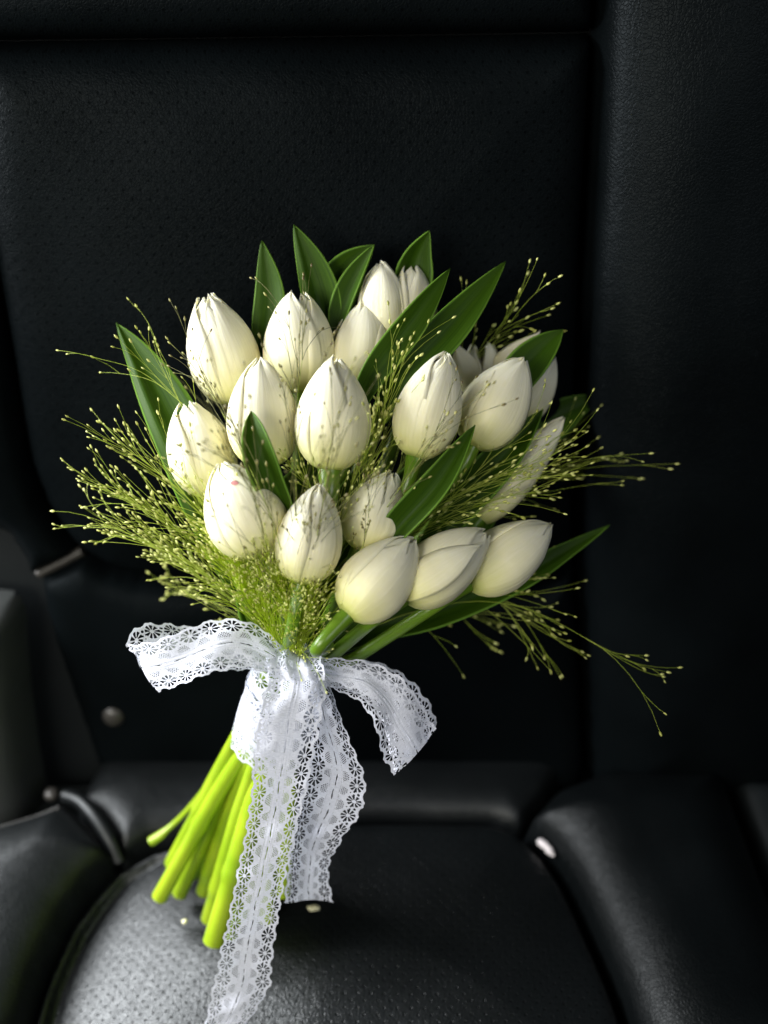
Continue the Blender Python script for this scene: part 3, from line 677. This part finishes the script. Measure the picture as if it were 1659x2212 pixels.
ribbon = empty('lace_ribbon', tuple(KNOT), 'white scalloped lace ribbon tied in a bow round the stems with two hanging tails', 'ribbon')
def lace_piece(name, LE, RE, off=0.0, label=None, cells=136):
    """LE, RE: the two rims as (px, py, distance)"""
    n = 160
    A_ = spline([at(*p) for p in LE], n); B_ = spline([at(*p) for p in RE], n)
    mid = (A_ + B_) / 2; seg = np.linalg.norm(np.diff(mid, axis=0), axis=1); cum = np.concatenate([[0], np.cumsum(seg)])
    Wd = 0.0285
    Lx = cum[-1] / Wd
    nrm = np.cross(np.gradient(mid, axis=0), B_ - A_); nrm /= np.linalg.norm(nrm, axis=1)[:, None]
    X, Y = np.meshgrid(np.linspace(0, Lx, int(Lx * cells)), np.linspace(-.52, .52, cells))
    def mp(x, y):
        s = x / Lx * cum[-1]
        def it(Q): return np.stack([np.interp(s, cum, Q[:, k]) for k in range(3)], 1)
        a, b, nn = it(A_), it(B_), it(nrm); q = (y + .5)[:, None]
        p = a * (1 - q) + b * q
        wav = 0.0012 * np.sin(x * 2.1 + 4 * y) + 0.0008 * np.sin(x * 5.3 - 6 * y) + 0.0003 * np.sin(x * 11 + 9 * y) + 0.0011 * np.sin(17 * y + 2 + x * 2) * np.exp(-x / 0.7)
        return p + nn * (lace_relief(x, y) * Wd * 1.0 + wav)[:, None]
    V, F, uv = field_mesh(lambda x, y: np.minimum(lace_f(x + off, y), np.minimum(x, Lx - x) + .004), X, Y, mp)
    o = obj(name, V, F, M_lace, ribbon, uv=uv)
    if label: o['label'] = label
    return o
# left loop: front and back layers meet in the fold at its left end
lace_piece('loop', [(650, 1432, .488), (600, 1382, .478), (540, 1345, .472), (470, 1336, .470), (395, 1362, .470), (330, 1384, .472), (270, 1392, .476)],
                   [(650, 1478, .486), (590, 1462, .474), (530, 1442, .466), (470, 1452, .464), (420, 1470, .464), (380, 1485, .466), (345, 1496, .470)], 0.1, 'front layer of the left loop')
lace_piece('loop', [(268, 1388, .477), (300, 1352, .484), (365, 1345, .492), (450, 1362, .500), (540, 1400, .504), (620, 1440, .505)],
                   [(344, 1495, .471), (380, 1470, .480), (430, 1455, .490), (500, 1450, .500), (560, 1450, .506), (620, 1475, .507)], 0.0, 'back layer of the left loop')
# right loop
lace_piece('loop', [(672, 1420, .488), (730, 1422, .484), (800, 1428, .480), (868, 1462, .478), (912, 1518, .480), (946, 1574, .484)],
                   [(690, 1462, .484), (730, 1494, .478), (776, 1518, .472), (808, 1572, .470), (822, 1630, .472), (852, 1676, .478)], 0.05, 'front layer of the right loop')
lace_piece('loop', [(945, 1573, .485), (926, 1512, .494), (880, 1462, .500), (800, 1426, .505), (700, 1440, .506)],
                   [(851, 1675, .479), (838, 1620, .488), (824, 1560, .496), (770, 1500, .502), (690, 1480, .506)], 0.0, 'back layer of the right loop')
# tail two (right, behind)
lace_piece('tail', [(655, 1440, .484), (655, 1520, .478), (668, 1590, .478), (668, 1650, .482), (645, 1720, .490), (630, 1800, .500), (620, 1880, .512), (612, 1942, .522)],
                   [(712, 1470, .486), (736, 1545, .482), (770, 1630, .484), (792, 1695, .488), (775, 1765, .496), (735, 1815, .506), (712, 1880, .518), (722, 1952, .526)], 0.2, 'shorter tail hanging to the right')
# tail one (long, front)
lace_piece('tail', [(575, 1418, .474), (572, 1480, .466), (552, 1560, .464), (545, 1660, .468), (532, 1780, .476), (508, 1900, .486), (482, 2020, .498), (462, 2120, .508), (440, 2215, .516), (425, 2290, .520)],
                   [(700, 1424, .480), (706, 1480, .470), (694, 1560, .466), (676, 1650, .470), (650, 1760, .478), (622, 1880, .488), (604, 1980, .498), (588, 2080, .508), (575, 2150, .514), (470, 2290, .520)], 0.13, 'long tail running down to the seat')
# knot
lace_piece('knot', [(600, 1470, .462), (592, 1438, .464), (602, 1408, .474), (625, 1396, .492)],
                   [(706, 1470, .464), (700, 1440, .464), (690, 1415, .474), (662, 1400, .492)], 0.0, 'band folded over the crossing')
# wrap round the stems
def wrap(c, rr, off, zshift, tiltk, nm='wrap'):
    cells = 118; Wd = 0.034; Lx = 2 * math.pi * rr / Wd
    X, Y = np.meshgrid(np.linspace(0, Lx, int(Lx * cells)), np.linspace(-.52, .52, cells))
    def mp(x, y):
        a = x / Lx * 2 * math.pi
        r = rr * (1 - 0.05 * y) + lace_relief(x, y) * Wd + 0.0006 * np.sin(3 * a + 5 * y)
        return c + np.outer(np.cos(a) * r, E1) + np.outer(np.sin(a) * r, E2) + np.outer(y * Wd + zshift + tiltk * np.cos(a + off), AX)
    V, F, uv = field_mesh(lambda x, y: lace_f(x + off, y), X, Y, mp)
    return obj(nm, V, F, M_lace, ribbon, uv=uv)
wrap(KNOT, 0.0168, 0.0, 0.000, 0.004)
wrap(KNOT + E1 * 0 + np.array([.0015, 0, 0]), 0.0180, 0.7, 0.027, -0.004)
wrap(KNOT, 0.0174, 0.4, 0.014, 0.003)

# ------------------------------------------------------------------ small things on the seat
def crumb(px, py, pl, h, s, name, lab, cat, mat=M_crumb, stretch=(1, 1)):
    c = onplane(pl, px, py, h); R = np.random.default_rng(int(px)); V, F = lathe(c, pl.n, [(0.2 * s, 0), (s, .25 * s), (.9 * s, .6 * s), (.3 * s, .85 * s)], 9)
    V = c + (V - c) * R.uniform(.8, 1.2, (len(V), 1)); V[:, 0] = c[0] + (V[:, 0] - c[0]) * stretch[0]; V[:, 1] = c[1] + (V[:, 1] - c[1]) * stretch[1]
    return tag(obj(name, V, F, mat, origin=c), lab, cat)
crumb(681, 2020, CUSH, .024, .0022, 'grass_seed', 'pale fallen seed on the cushion right of the long ribbon tail', 'seed', stretch=(1.5, .9))
crumb(410, 2049, CUSH, .024, .0016, 'grass_seed', 'pale fallen seed on the bright cushion left of the stem ends', 'seed')
crumb(388, 1648, CUSH, .008, .0020, 'grass_seed', 'dim fallen seed at the seat crease, left of its twin', 'seed')
crumb(415, 1652, CUSH, .008, .0024, 'grass_seed', 'fallen seed at the seat crease nearest the green stems', 'seed')
c0, c1 = onplane(CUSH, 1160, 1832, .007), onplane(CUSH, 1194, 1866, .007)
V, F = tube(spline([c0, (c0 * .6 + c1 * .4) + np.array([.0008, 0, .0006]), c1], 9), [.0012, .0024, .0021, .0026, .0019, .0024, .0022, .0016, .0007], 8)
tag(obj('paper_scrap', V, F, plain('white_scrap', (.5, .47, .49), (.68, .64, .66), 400, .7)), 'small crumpled white scrap caught in the seam before the right cushion bolster', 'scrap')
crumb(645, 499, BACK, .0225, .0006, 'lint', 'tiny pale speck of lint on the backrest above the leaves', 'lint')
# pink spot as part of its tulip, laid on the petal
